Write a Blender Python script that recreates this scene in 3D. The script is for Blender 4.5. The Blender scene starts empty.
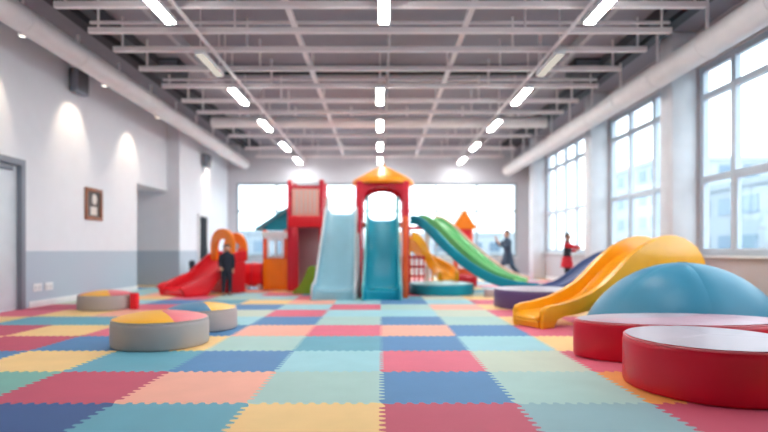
import bpy, bmesh, math, random
from mathutils import Vector, Matrix
random.seed(7)
S = bpy.context.scene
C = S.collection
PI = math.pi

# ------------------------------------------------------------------ materials
def lin(c):
    return tuple(((v/255)/12.92 if v/255 <= .04045 else ((v/255+.055)/1.055)**2.4) for v in c)

def mat(name, rgb, rough=.45, bump=0.0, bscale=60, vary=.04, metal=0, spec=.5, coat=0):
    m = bpy.data.materials.new(name); m.use_nodes = True
    nt = m.node_tree; b = nt.nodes['Principled BSDF']
    col = lin(rgb)
    b.inputs['Roughness'].default_value = rough
    b.inputs['Metallic'].default_value = metal
    b.inputs['Specular IOR Level'].default_value = spec
    b.inputs['Coat Weight'].default_value = coat
    tc = nt.nodes.new('ShaderNodeTexCoord')
    n = nt.nodes.new('ShaderNodeTexNoise'); n.inputs['Scale'].default_value = 3.0; n.inputs['Detail'].default_value = 3
    nt.links.new(tc.outputs['Object'], n.inputs['Vector'])
    r = nt.nodes.new('ShaderNodeValToRGB')
    r.color_ramp.elements[0].position = .3; r.color_ramp.elements[1].position = .7
    r.color_ramp.elements[0].color = tuple(v*(1-vary) for v in col)+(1,)
    r.color_ramp.elements[1].color = tuple(min(1, v*(1+vary)) for v in col)+(1,)
    nt.links.new(n.outputs['Fac'], r.inputs['Fac'])
    nt.links.new(r.outputs['Color'], b.inputs['Base Color'])
    if bump > 0:
        n2 = nt.nodes.new('ShaderNodeTexNoise'); n2.inputs['Scale'].default_value = bscale
        nt.links.new(tc.outputs['Object'], n2.inputs['Vector'])
        bp = nt.nodes.new('ShaderNodeBump'); bp.inputs['Strength'].default_value = bump; bp.inputs['Distance'].default_value = .004
        nt.links.new(n2.outputs['Fac'], bp.inputs['Height']); nt.links.new(bp.outputs['Normal'], b.inputs['Normal'])
    return m

def emit(name, rgb, strength):
    m = bpy.data.materials.new(name); m.use_nodes = True
    nt = m.node_tree; nt.nodes.clear()
    o = nt.nodes.new('ShaderNodeOutputMaterial'); e = nt.nodes.new('ShaderNodeEmission')
    e.inputs['Color'].default_value = lin(rgb)+(1,); e.inputs['Strength'].default_value = strength
    nt.links.new(e.outputs[0], o.inputs[0]); return m

def glass_mat():
    m = bpy.data.materials.new('window_glass'); m.use_nodes = True
    nt = m.node_tree; nt.nodes.clear()
    o = nt.nodes.new('ShaderNodeOutputMaterial'); t = nt.nodes.new('ShaderNodeBsdfTransparent'); g = nt.nodes.new('ShaderNodeBsdfGlossy')
    t.inputs['Color'].default_value = (.93, .97, .98, 1); g.inputs['Roughness'].default_value = .03
    mx = nt.nodes.new('ShaderNodeMixShader'); mx.inputs[0].default_value = .045
    nt.links.new(t.outputs[0], mx.inputs[1]); nt.links.new(g.outputs[0], mx.inputs[2])
    nt.links.new(mx.outputs[0], o.inputs[0]); return m

def wall_two_tone(name, up, low, z):
    m = mat(name, up, .6, .08, 90, .015)
    nt = m.node_tree; b = nt.nodes['Principled BSDF']
    src = b.inputs['Base Color'].links[0].from_socket
    tc = nt.nodes.new('ShaderNodeNewGeometry'); sx = nt.nodes.new('ShaderNodeSeparateXYZ')
    nt.links.new(tc.outputs['Position'], sx.inputs[0])
    gt = nt.nodes.new('ShaderNodeMath'); gt.operation = 'LESS_THAN'; gt.inputs[1].default_value = z
    nt.links.new(sx.outputs['Z'], gt.inputs[0])
    mx = nt.nodes.new('ShaderNodeMixRGB'); mx.inputs['Color2'].default_value = lin(low)+(1,)
    nt.links.new(gt.outputs[0], mx.inputs['Fac']); nt.links.new(src, mx.inputs['Color1'])
    nt.links.new(mx.outputs[0], b.inputs['Base Color']); return m

M = dict(
    wall=mat('wall_paint', (200, 202, 208), .6, .08, 90, .015),
    wall2=wall_two_tone('wall_paint_two_tone', (224, 228, 234), (176, 192, 206), 1.12),
    wall_warm=mat('wall_paint_warm', (196, 188, 191), .6, .08, 90, .015),
    white=mat('white_paint', (232, 234, 236), .45),
    pillar=mat('pillar_paint', (220, 221, 225), .5),
    grille=mat('speaker_grille', (92, 98, 106), .7, .3, 200),
    tray=mat('near_black', (26, 30, 32), .7),
    trim=mat('trim_grey', (168, 176, 186), .45),
    frame=mat('window_frame_paint', (196, 206, 216), .4),
    framew=mat('back_window_frame', (140, 152, 160), .4),
    deck=mat('ceiling_deck', (146, 142, 150), .7, .15, 30, .04),
    beam=mat('beam_paint', (236, 230, 231), .5),
    purlin=mat('purlin_paint', (186, 182, 186), .55),
    dark=mat('dark_grey', (62, 64, 70), .6),
    duct=mat('duct_paint', (228, 226, 227), .42),
    door=mat('door_paint', (206, 216, 224), .45),
    jamb=mat('door_frame_grey', (126, 134, 146), .5),
    darkdoor=mat('dark_door', (30, 36, 44), .8, spec=.2),
    steel=mat('steel', (170, 172, 175), .35, metal=.8),
    wood=mat('wood_frame', (150, 92, 60), .5, .1, 20, .15),
    paper=mat('print_paper', (222, 216, 208), .6),
    ink=mat('print_dark', (86, 78, 74), .6),
    glass=glass_mat(),
    lamp=emit('lamp_diffuser', (250, 249, 247), 25),
    lampdim=emit('lamp_diffuser_dim', (255, 245, 232), .2),  # faint emission given to the dim strip lights
    spotlens=emit('downlight_lens', (255, 240, 220), 1.2),
    red=mat('red_vinyl', (216, 8, 46), .33, .05, 120),
    redp=mat('red_plastic', (230, 28, 42), .3),
    crimson=mat('crimson_plastic', (206, 24, 50), .32),
    pinkvinyl=mat('pink_vinyl', (232, 110, 120), .35, .05, 120),
    whitevinyl=mat('white_vinyl', (182, 166, 176), .36, .05, 120),
    palepink=mat('pale_pink_vinyl', (190, 146, 160), .36, .05, 120),
    greyvinyl=mat('grey_vinyl', (180, 172, 168), .45, .06, 120),
    yellowvinyl=mat('yellow_vinyl', (248, 182, 44), .38, .05, 120),
    bluevinyl=mat('blue_vinyl', (70, 130, 165), .35, .05, 120),
    domeblue=mat('dome_blue_vinyl', (46, 134, 166), .42, .05, 120),
    yellow=mat('yellow_plastic', (252, 172, 16), .3),
    roofy=mat('amber_plastic', (250, 150, 14), .4),
    orange=mat('orange_plastic', (246, 132, 14), .32),
    orangered=mat('orange_red_plastic', (238, 92, 40), .35),
    teal=mat('teal_plastic', (0, 144, 168), .4, spec=.35),
    tealpale=mat('pale_teal_plastic', (110, 196, 200), .3),
    tealroof=mat('teal_roof', (14, 150, 172), .4),
    paleblue=mat('pale_blue_plastic', (140, 190, 206), .38),
    palegrey=mat('pale_grey_plastic', (206, 212, 214), .35),
    green=mat('green_plastic', (92, 176, 104), .32),
    olive=mat('olive_vinyl', (138, 172, 34), .45),
    peach=mat('peach_plastic', (242, 190, 172), .4),
    purple=mat('purple_vinyl', (92, 70, 122), .4, .05, 120),
    navyslide=mat('slate_blue_plastic', (74, 92, 138), .4),
    skin=mat('skin', (214, 160, 132), .5),
    hair=mat('dark_hair', (44, 32, 28), .55, .3, 80),
    navy=mat('navy_cloth', (34, 40, 54), .8, .2, 150),
    slate=mat('slate_cloth', (58, 74, 94), .8, .2, 150),
    black=mat('black_cloth', (34, 34, 42), .8, .2, 150),
    redcloth=mat('red_cloth', (206, 32, 48), .8, .2, 150),
    eye=mat('eye', (28, 24, 22), .2),
    lip=mat('lip', (176, 92, 86), .5),
    facade=mat('facade', (146, 154, 162), .7, .1, 3),
    facade2=mat('facade_pale', (170, 176, 180), .7, .1, 3),
    facadeglass=mat('facade_glass', (104, 124, 142), .2),
    asphalt=mat('ground_grey', (120, 128, 134), .8, .1, 4),
)

# ------------------------------------------------------------------ helpers
def tag(o, label=None, cat=None, group=None, kind=None):
    if label: o['label'] = label
    if cat: o['category'] = cat
    if group: o['group'] = group
    if kind: o['kind'] = kind
    return o

def thing(name, label, cat, loc=(0, 0, 0), rotz=0, group=None):
    o = bpy.data.objects.new(name, None); C.objects.link(o)
    o.empty_display_size = .2
    o.location = loc; o.rotation_euler = (0, 0, rotz)
    return tag(o, label, cat, group)

def wmat(o):
    m = Matrix.Translation(o.location) @ o.rotation_euler.to_matrix().to_4x4()
    return wmat(o.parent) @ m if o.parent else m

def obj(name, bm, m, parent=None, smooth=40, world=True):
    """one mesh object from a bmesh given in world coordinates"""
    if world and parent is not None:
        bm.transform(wmat(parent).inverted())
    bmesh.ops.recalc_face_normals(bm, faces=bm.faces)
    me = bpy.data.meshes.new(name)
    if smooth:
        a = math.radians(smooth)
        for e in bm.edges:
            e.smooth = not (len(e.link_faces) == 2 and e.calc_face_angle(0) > a)
        for f in bm.faces: f.smooth = True
    bm.to_mesh(me); bm.free()
    for q in (m if isinstance(m, (list, tuple)) else [m]): me.materials.append(q)
    o = bpy.data.objects.new(name, me); C.objects.link(o)
    if parent is not None: o.parent = parent
    return o

def struct(name, bm, m, label, parent=None, smooth=40, cat=None):
    o = obj(name, bm, m, parent, smooth)
    if parent is None: tag(o, label, cat or name.split('_')[0], None, 'structure')
    return o

def copy_tree(o, parent=None):
    c = o.copy(); C.objects.link(c); c.parent = parent
    for ch in list(o.children): copy_tree(ch, c)
    return c

def NB(): return bmesh.new()

def box(bm, x0, x1, y0, y1, z0, z1, bev=0, seg=2, rot=None):
    r = bmesh.ops.create_cube(bm, size=1)
    vs = r['verts']
    c = Vector(((x0+x1)/2, (y0+y1)/2, (z0+z1)/2))
    for v in vs:
        p = Vector((v.co.x*abs(x1-x0), v.co.y*abs(y1-y0), v.co.z*abs(z1-z0)))
        v.co = (rot @ p if rot else p) + c
    if bev:
        es = list({e for v in vs for e in v.link_edges})
        bmesh.ops.bevel(bm, geom=es, offset=bev, segments=seg, profile=.5, affect='EDGES')
    return bm

def rings(bm, rs, close=True, cap=True):
    """skin a list of vertex rings"""
    vr = [[bm.verts.new(p) for p in r] for r in rs]
    n = len(vr[0])
    for a, b in zip(vr, vr[1:]):
        for i in range(n if close else n-1):
            j = (i+1) % n
            try: bm.faces.new((a[i], a[j], b[j], b[i]))
            except ValueError: pass
    if cap and close:
        bm.faces.new(vr[0][::-1]); bm.faces.new(vr[-1])
    return vr

def tube(bm, pts, r, n=12, cap=True):
    pts = [Vector(p) for p in pts]
    rs = []; ov = pts[-1]-pts[0]
    ref = Vector((0, 1, 0)) if abs(ov.z) > .7*max(ov.length, 1e-6) else Vector((0, 0, 1))
    for i, p in enumerate(pts):
        t = (pts[min(i+1, len(pts)-1)] - pts[max(i-1, 0)]).normalized()
        a = t.cross(ref)
        if a.length < 1e-3: a = t.cross(Vector((1, 0, 0)))
        a.normalize(); b = a.cross(t).normalized()
        rr = r[i] if isinstance(r, (list, tuple)) else r
        rs.append([p + a*math.cos(2*PI*k/n)*rr + b*math.sin(2*PI*k/n)*rr for k in range(n)])
    rings(bm, rs, True, cap); return bm

def lathe(bm, prof, c=(0, 0, 0), n=48, sx=1, sy=1):
    c = Vector(c); vr = []
    for r, z in prof:
        if r < 1e-6: vr.append([bm.verts.new(c+Vector((0, 0, z)))])
        else: vr.append([bm.verts.new(c+Vector((r*sx*math.cos(2*PI*k/n), r*sy*math.sin(2*PI*k/n), z))) for k in range(n)])
    for a, b in zip(vr, vr[1:]):
        for i in range(n):
            j = (i+1) % n
            if len(a) == 1 and len(b) == 1: continue
            if len(a) == 1: bm.faces.new((a[0], b[j], b[i]))
            elif len(b) == 1: bm.faces.new((a[i], a[j], b[0]))
            else: bm.faces.new((a[i], a[j], b[j], b[i]))
    return bm

def prism(bm, poly, o, u, v, th, bev=0, seg=3):
    """polygon (a, b) in the plane o + a*u + b*v, thickened by th along u x v"""
    o, u, v = Vector(o), Vector(u).normalized(), Vector(v).normalized()
    w = u.cross(v)
    lo = [bm.verts.new(o+u*a+v*b) for a, b in poly]
    hi = [bm.verts.new(o+u*a+v*b+w*th) for a, b in poly]
    n = len(poly)
    f1 = bm.faces.new(lo[::-1]); f2 = bm.faces.new(hi)
    for i in range(n): bm.faces.new((lo[i], lo[(i+1) % n], hi[(i+1) % n], hi[i]))
    if bev:
        es = list(set(f1.edges) | set(f2.edges))
        bmesh.ops.bevel(bm, geom=es, offset=bev, segments=seg, profile=.5, affect='EDGES', clamp_overlap=True)
    return bm

def spline(pts, n=8):
    P = [Vector(p) for p in pts]; out = []
    for i in range(len(P)-1):
        p0, p1, p2, p3 = P[max(i-1, 0)], P[i], P[i+1], P[min(i+2, len(P)-1)]
        for k in range(n):
            t = k/n
            out.append(.5*((2*p1)+(-p0+p2)*t+(2*p0-5*p1+4*p2-p3)*t*t+(-p0+3*p1-3*p2+p3)*t**3))
    out.append(P[-1]); return out

def sweep(bm, path, sec, lat0=None):
    """closed section [(lateral, up)] swept along a path"""
    rs = []
    for i, p in enumerate(path):
        t = (path[min(i+1, len(path)-1)] - path[max(i-1, 0)]).normalized()
        if lat0: lat = Vector(lat0).normalized()
        else:
            lat = t.cross(Vector((0, 0, 1))); lat.normalize()
        up = lat.cross(t).normalized()
        if up.z < 0: up = -up
        rs.append([p+lat*a+up*b for a, b in sec])
    rings(bm, rs); return bm

def rsec(x0, x1, y0, y1, r=.02):
    out = []
    for cx, cy, a0 in ((x1-r, y0+r, -PI/2), (x1-r, y1-r, 0), (x0+r, y1-r, PI/2), (x0+r, y0+r, PI)):
        for k in range(4): out.append((cx+r*math.cos(a0+k*PI/6), cy+r*math.sin(a0+k*PI/6)))
    return out

# photo frame helper: (px, py) at depth Y -> X, Z
H = 1.143; FX = 515.0; CX, CY = 380.0, 250.0
def px(x, Y): return (x-CX)*Y/FX
def pz(y, Y): return H+(CY-y)*Y/FX

# ------------------------------------------------------------------ floor of interlocking foam tiles
PAL = dict(n=(46, 88, 150), t=(92, 168, 190), y=(252, 206, 130), p=(232, 96, 122), c=(208, 72, 100), s=(166, 204, 196),
           b=(72, 134, 190), k=(250, 172, 146), o=(250, 164, 72), g=(116, 182, 168), l=(150, 208, 216), v=(196, 208, 186), h=(138, 180, 188))
keys = list(PAL)
rows = {  # rows from the camera outwards, columns from X=-6 to X=+5
    0: {-4: 'y', -3: 'n', -2: 't', -1: 'y', 0: 'c', 1: 'h', 2: 'c', 3: 'o', 4: 'y'},
    1: {-5: 'y', -4: 'g', -3: 'c', -2: 'k', -1: 's', 0: 'b', 1: 's', 2: 'o', 3: 'c'},
    2: {-5: 'b', -4: 'y', -3: 't', -2: 'b', -1: 'l', 0: 'p', 1: 'v', 2: 'p', 3: 'y'},
    3: {-6: 'y', -5: 'c', -4: 'b', -3: 'y', -2: 's', -1: 't', 0: 'b', 1: 'l', 2: 'y', 3: 'c'},
    4: {-6: 'c', -5: 'y', -4: 'p', -3: 'b', -2: 'k', -1: 'p', 0: 'k', 1: 'b', 2: 'p', 3: 'y'},
    5: {-7: 'y', -6: 't', -5: 't', -4: 's', -3: 'l', -2: 'b', -1: 's', 0: 'b', 1: 's', 2: 'y', 3: 'p'},
    6: {-7: 'p', -6: 'y', -5: 'k', -4: 'p', -3: 'v', -2: 'p', -1: 'l', 0: 'l', 1: 'v', 2: 'p'},
    7: {-7: 'c', -6: 'p', -5: 'p', -4: 'y', -3: 'b', -2: 'l', -1: 'p', 0: 's', 1: 'k', 2: 'y'},
    8: {-5: 'b', -4: 't', -3: 'y', -2: 'k', -1: 'l', 0: 'b', 1: 'l', 2: 'p'},
}
PAL = {k: tuple(v*.86+.14*(sum(c)/3) for v in c) for k, c in PAL.items()}
fm = [mat('foam_tile_'+w, PAL[k], .62, .25, 260, .03, spec=.4) for k, w in zip(keys, ('navy', 'teal', 'yellow', 'pink', 'crimson', 'sage', 'blue', 'peach', 'orange', 'green', 'pale_teal', 'pale_olive', 'grey_teal'))]
NT, AMP = 10, .022
def wave(n):
    out = []
    for k in range(n):
        for f, s in ((.12, -1), (.42, -1), (.58, 1), (.88, 1)): out.append((.05+.9*(k+f)/n, s*AMP))
    return out
WV = wave(NT)
def floor_mesh():
    bm = NB(); Y0 = -.16
    i0, i1, j0, j1 = -9, 9, -3, 23
    V = {}
    def vert(x, y):
        k = (round(x, 5), round(y, 5))
        if k not in V: V[k] = bm.verts.new((x, y, 0))
        return V[k]
    for j in range(j0, j1):
        ya = 2.84+j
        toothed = lambda jj: -2 <= jj <= 6
        for i in range(i0, i1):
            xa = .015+i
            ring = []
            def hedge(jj, y):
                return [(xa, y)] + ([(xa+t, y+d) for t, d in WV] if toothed(jj) and -6 <= i < 5 else []) + [(xa+1, y)]
            def vedge(ii, x):
                return [(x, ya)] + ([(x+d, ya+t) for t, d in WV] if toothed(j) and -6 <= ii <= 5 else []) + [(x, ya+1)]
            ring = hedge(j, ya)[:-1] + vedge(i+1, xa+1)[:-1] + hedge(j+1, ya+1)[::-1][:-1] + vedge(i, xa)[::-1][:-1]
            IN = .06
            inn = [(min(max(x, xa+IN), xa+1-IN), min(max(y, ya+IN), ya+1-IN)) for x, y in ring]
            iv = {}
            for p in inn:
                if p not in iv: iv[p] = bm.verts.new((p[0], p[1], 0))
            fs = []
            n = len(ring)
            for q in range(n):
                a, b = vert(*ring[q]), vert(*ring[(q+1) % n]); c, d_ = iv[inn[(q+1) % n]], iv[inn[q]]
                fs.append(bm.faces.new((a, b, c) if c is d_ else (a, b, c, d_)))
            fs.append(bm.faces.new(list(iv.values())))
            k = rows.get(j, {}).get(i)
            if k is None:
                prev = [rows.get(j, {}).get(i-1), rows.get(j-1, {}).get(i)]
                k = random.choice([q for q in 'tyypslbkkvplp' if q not in prev])
                rows.setdefault(j, {})[i] = k
            for f in fs: f.material_index = keys.index(k)
    bm.normal_update()
    for f in bm.faces:
        if f.normal.z < 0: f.normal_flip()
    return bm
def slab():
    bm = NB(); box(bm, -9.3, 7.2, -3.3, 23, -.3, -.012); return bm
bmf = floor_mesh()
me = bpy.data.meshes.new('floor'); bmf.to_mesh(me); bmf.free()
for q in fm: me.materials.append(q)
fl = bpy.data.objects.new('floor', me); C.objects.link(fl)
tag(fl, 'play hall floor of interlocking pastel foam tiles in many colours', 'floor', None, 'structure')
struct('subfloor', slab(), M['asphalt'], 'concrete slab under the foam tiles', cat='floor')

# ------------------------------------------------------------------ room shell
CEIL = 5.62; YB = 22.0; YR = -3.0
XL, XJ, XR, XP = -6.9, -6.5, 6.5, 6.0
# left wall with door opening Y 8.55..9.98, alcove Y 14.62..16.7
DY0, DY1, DZ = 8.5, 9.98, 2.88
bm = NB()
box(bm, XL-.2, XL, YR, DY0, 0, CEIL); box(bm, XL-.2, XL, DY0, DY1, DZ, CEIL); box(bm, XL-.2, XL, DY1, 14.62, 0, CEIL)
box(bm, XL-.2, XL, 14.62, 16.7, 3.04, CEIL)
struct('wall_left', bm, M['wall2'], 'long white left wall with a blue grey painted lower band')
bm = NB(); box(bm, XJ-2.6, XJ, 16.7, YB+.2, 0, CEIL)
struct('wall_left_far', bm, M['wall2'], 'far stretch of the left wall that steps into the room', cat='wall')
bm = NB(); box(bm, XL-1.9, XL-1.75, 14.4, 16.7, 0, 3.2); box(bm, XL-1.9, XL-.2, 14.4, 14.55, 0, 3.2); box(bm, XL-1.9, XL-.2, 14.4, 16.7, 3.06, 3.2)
struct('wall_alcove', bm, M['wall2'], 'inner walls of the alcove in the left wall', cat='wall')
bm = NB(); box(bm, XL, XL+.025, YR, DY0-.12, 0, .13, .006); box(bm, XL, XL+.025, DY1+.12, 14.62, 0, .13, .006)
struct('baseboard_left', bm, M['white'], 'white skirting along the foot of the left wall')
bm = NB(); box(bm, XJ, XJ+.025, 16.7, YB, 0, .13, .006)
struct('baseboard_far_left', bm, M['white'], 'white skirting along the far left wall', cat='baseboard')
# door 1
d = thing('door_1', 'pale grey door in a dark grey frame at the left edge', 'door', (XL, 9.2, 0)); d['kind'] = 'structure'
bm = NB()
box(bm, XL-.2, XL+.04, DY1-.12, DY1, 0, DZ-.12, .008); box(bm, XL-.2, XL+.04, DY0, DY0+.12, 0, DZ-.12, .008); box(bm, XL-.2, XL+.04, DY0, DY1, DZ-.12, DZ, .008)
obj('door_frame', bm, M['jamb'], d)
bm = NB(); box(bm, XL-.1, XL-.05, DY0+.12, DY1-.12, .01, DZ-.12, .006); lf = obj('door_leaf', bm, M['door'], d)
bm = NB(); box(bm, XL-.05, XL+.0, 9.3, 9.7, DZ-.24, DZ-.16, .01); tube(bm, [(XL-.01, 9.4, DZ-.15), (XL+.02, 9.75, DZ-.14)], .012); obj('door_closer', bm, M['jamb'], d)
bm = NB(); tube(bm, [(XL-.05, 8.75, 1.05), (XL+.02, 8.75, 1.05), (XL+.02, 8.9, 1.05)], .014); obj('door_handle', bm, M['steel'], d)
# door 2, narrow dark, on the far left wall
d = thing('door_2', 'narrow dark doorway on the far left wall', 'door', (XJ, 18.85, 0)); d['kind'] = 'structure'
bm = NB(); box(bm, XJ, XJ+.04, 18.42, 19.24, 0, 2.36, .006); obj('door_leaf', bm, M['darkdoor'], d)
bm = NB(); box(bm, XJ, XJ+.06, 18.34, 18.42, 0, 2.36, .006); box(bm, XJ, XJ+.06, 19.24, 19.32, 0, 2.36, .006); box(bm, XJ, XJ+.06, 18.34, 19.32, 2.36, 2.44, .006)
obj('door_frame', bm, M['white'], d)
bm = NB(); tube(bm, [(XJ+.04, 19.12, .95), (XJ+.1, 19.12, .95), (XJ+.1, 19.12, 1.25), (XJ+.04, 19.12, 1.25)], .014); obj('door_handle', bm, M['steel'], d)

# back wall with wide window band
BX0, BX1, BZ0, BZ1 = px(236, YB), px(517, YB), .86, pz(183, YB)
bm = NB()
box(bm, XJ, BX0, YB, YB+.25, 0, CEIL); box(bm, BX1, XR+.2, YB, YB+.25, 0, CEIL)
box(bm, BX0, BX1, YB, YB+.25, 0, BZ0); box(bm, BX0, BX1, YB, YB+.25, BZ1, CEIL)
struct('wall_back', bm, M['wall'], 'pale back wall with a wide window band')
bm = NB(); box(bm, XJ, XR, YB-.025, YB, 0, .13, .006); struct('baseboard_back', bm, M['white'], 'white skirting along the back wall')
nwin = 0
def window(axis, a0, a1, z0, z1, at, mull, trans, fm_, label, fw=.06, extra=None):
    """axis 'x': window in a wall of constant Y (back); 'y': of constant X (right)"""
    global nwin; nwin += 1
    loc = ((a0+a1)/2, at, z0) if axis == 'x' else (at, (a0+a1)/2, z0)
    w = thing('window_%d' % nwin, label, 'window', loc); w['kind'] = 'structure'
    def bar(bm, u0, u1, v0, v1, d0=-.05, d1=.05):
        if axis == 'x': box(bm, u0, u1, at+d0, at+d1, v0, v1, .006, 1)
        else: box(bm, at+d0, at+d1, u0, u1, v0, v1, .006, 1)
    bm = NB()
    bar(bm, a0, a0+fw*1.3, z0+fw*1.3, z1-fw*1.3); bar(bm, a1-fw*1.3, a1, z0+fw*1.3, z1-fw*1.3); bar(bm, a0, a1, z0, z0+fw*1.3); bar(bm, a0, a1, z1-fw*1.3, z1)
    obj('window_frame', bm, fm_, w)
    for m in mull:
        bm = NB(); bar(bm, m-fw*.6, m+fw*.6, z0+fw, z1-fw, -.075, .045); obj('mullion', bm, fm_, w)
    for t in trans:
        bm = NB(); bar(bm, a0+fw, a1-fw, t-fw*.6, t+fw*.6, -.07, .04); obj('transom', bm, fm_, w)
    if extra:
        for (e0, e1, f0, f1) in extra:
            bm = NB(); bar(bm, e0, e0+.07, f0+.07, f1-.07, -.06, .03); bar(bm, e1-.07, e1, f0+.07, f1-.07, -.06, .03); bar(bm, e0, e1, f0, f0+.07, -.06, .03); bar(bm, e0, e1, f1-.07, f1, -.06, .03)
            obj('casement', bm, fm_, w)
    bm = NB(); bar(bm, a0+fw, a1-fw, z0+fw, z1-fw, .0, .006); obj('pane', bm, M['glass'], w, smooth=0)
    l = bpy.data.lights.new('window_portal', 'AREA'); l.shape = 'RECTANGLE'; l.size = a1-a0; l.size_y = z1-z0
    l.cycles.is_portal = True
    lo = bpy.data.objects.new('window_portal', l); C.objects.link(lo)
    c = Vector(((a0+a1)/2, at+.15, (z0+z1)/2)) if axis == 'x' else Vector((at+.15, (a0+a1)/2, (z0+z1)/2))
    lo.location = c
    dv = Vector((0, -1, 0)) if axis == 'x' else Vector((-1, 0, 0))
    lo.rotation_euler = dv.to_track_quat('-Z', 'Z' if axis == 'x' else 'Z').to_euler()
    return w
nb = 7
window('x', BX0, BX1, BZ0, BZ1, YB+.1, [BX0+(BX1-BX0)*k/nb for k in range(1, nb)], [pz(211, YB)], M['framew'], 'wide bright window band across the back wall', .07)
bm = NB(); box(bm, BX0-.05, BX1+.05, YB-.08, YB+.05, BZ0-.05, BZ0, .01); struct('trim_1', bm, M['white'], 'white sill under the back window band')

# right wall: windows between pilasters
WZ0, WZ1 = 1.04, 4.86
spans = [(1.9, 5.95), (6.4, 10.55), (11.06, 14.66), (15.14, 20.22)]
bm = NB()
box(bm, XR, XR+.25, YR, YB+.2, 0, WZ0); box(bm, XR, XR+.25, YR, YB+.2, WZ1, CEIL)
prev = YR
for a, b in spans+[(YB+.2, None)]:
    box(bm, XR, XR+.25, prev, a, WZ0, WZ1); prev = b
struct('wall_right', bm, M['wall_warm'], 'right wall with tall windows and a warm grey lower band')
wl = ['tall right window out of shot beside the camera', 'tall right window at the right edge of the picture, nearest in view', 'middle tall window of the right wall', 'farthest tall window of the right wall']
for (a, b), l in zip(spans, wl):
    n = round((b-a)/1.05)
    ms = [b-(b-a)*k/n for k in range(1, n)]
    ex = [(b-(b-a)*2/n+.02, b-(b-a)/n-.02, WZ0+.06, 2.54)] if n > 2 else None
    window('y', a, b, WZ0, WZ1, XR+.09, ms, [2.56, 4.22], M['frame'], l, .1, ex)
for k, (a, b) in enumerate(((5.95, 6.4), (10.57, 11.04), (14.68, 15.12), (20.24, 20.7))):
    bm = NB(); box(bm, XP, XR, a, b, 0, CEIL, .012)
    o = struct('wall_pillar', bm, M['pillar'], ['white pillar of the right wall beside the camera', 'white pillar of the right wall between the nearest and middle windows', 'white pillar of the right wall between the middle and far windows', 'white pillar of the right wall in the far corner'][k], cat='pillar')
for k, (a, b) in enumerate(spans):
    bm = NB(); box(bm, XR-.1, XR+.06, a, b, WZ0-.05, WZ0, .01)
    struct('trim_%d' % (k+2), bm, M['white'], 'white sill under the %s right window' % ['out of shot', 'nearest', 'middle', 'farthest'][k])
bm = NB(); box(bm, XR-.025, XR, YR, YB, 0, .13, .006); struct('baseboard_right', bm, M['white'], 'white skirting along the right wall')
bm = NB(); box(bm, XL-.2, XR+.25, YR-.2, YR, 0, CEIL); struct('wall_front', bm, M['wall'], 'wall behind the camera')

# ceiling deck
bm = NB(); box(bm, XL-2.2, XR+.3, YR-.2, YB+.25, CEIL, CEIL+.2)
struct('ceiling', bm, M['deck'], 'mauve grey ceiling deck above the white beams')
def beam(name, bmfun, m, label): 
    bm = NB(); bmfun(bm); return struct(name, bm, m, label, cat='ceiling beam')
BZ = H+3.83
byl = [3.6, 5.0, 6.3, 7.35, 8.1, 9.05, 9.9, 10.95, 12.1, 13.3, 14.4, 17.4, 19.5, 21.2]
for i, y in enumerate(byl):
    w = .042
    bm = NB(); box(bm, -5.12, 5.12, y-w, y+w, BZ-.025, BZ+.075, .008, 1)
    o = struct('ceiling_beam', bm, M['beam'], 'white cross beam hanging under the ceiling', cat='ceiling beam'); o['group'] = 'cross beams under the ceiling'
    for x in (-4.95, -2.55, 0.18, 2.55, 4.95):
        bm = NB(); tube(bm, [(x, y, BZ+.05), (x, y, CEIL)], .022, 8); obj('hanger_rod', bm, M['beam'], o)
    if i in (5, 8):
        bm = NB(); box(bm, -5.12, 5.12, y+.02, y+.07, BZ+.16, BZ+.21, .008, 1); obj('upper_chord', bm, M['beam'], o)
for x in (-1.5, 1.5):
    for a, b, lab in ((YR, 15.88, 'nearer'), (16.32, YB, 'farther')):
        bm = NB(); box(bm, x-.045, x+.045, a, b, BZ+.075, BZ+.155)
        o = struct('ceiling_purlin', bm, M['beam'], 'white lengthwise purlin under the deck, %s the camera, %s of the middle lights' % (lab, 'left' if x < 0 else 'right'), cat='ceiling beam')
        for y in ((2, 6.8, 11.5, 13.8) if a < 0 else (17.6, 20.5)):
            bm = NB(); tube(bm, [(x, y, BZ+.15), (x, y, CEIL)], .02, 8); obj('hanger_rod', bm, M['beam'], o)
for x in (-4.2, 4.2):
    bm = NB(); box(bm, x-.05, x+.05, YR, YB, CEIL-.2, CEIL-.001)
    struct('ceiling_purlin', bm, M['purlin'], 'grey lengthwise purlin against the deck, %s of the strip lights' % ('left' if x < 0 else 'right'), cat='ceiling beam')
for x in (-5.65, -5.25, 5.25, 5.6):
    bm = NB(); box(bm, x-.11, x+.11, YR, YB, CEIL-.2, CEIL-.001); struct('ceiling_joist', bm, M['dark'], 'dark lengthwise joist along the %s edge of the ceiling, %s' % ('left' if x < 0 else 'right', 'outer' if abs(x) > 5.4 else 'inner'), cat='ceiling beam')
bm = NB(); box(bm, -4.0, 4.0, 12.48, 12.62, CEIL-.2, CEIL-.001, .01, 1)
tag(obj('cable_tray', bm, M['tray']), 'dark cable tray running across the ceiling deck', 'cable tray')
for x, s in ((-5.0, 'left'), (4.85, 'right')):
    t = thing('fan_unit', 'dark ventilation unit above the beams on the %s side' % s, 'ventilation unit', (x, 12.3, CEIL))
    bm = NB(); box(bm, x-.32, x+.32, 12.0, 12.6, CEIL-.36, CEIL-.0, .02); obj('housing', bm, M['dark'], t)
    for q in range(4):
        bm = NB(); box(bm, x-.28, x+.28, 11.975, 12.0, CEIL-.33+q*.075, CEIL-.29+q*.075, .004, 1); obj('louver', bm, M['jamb'], t)

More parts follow.
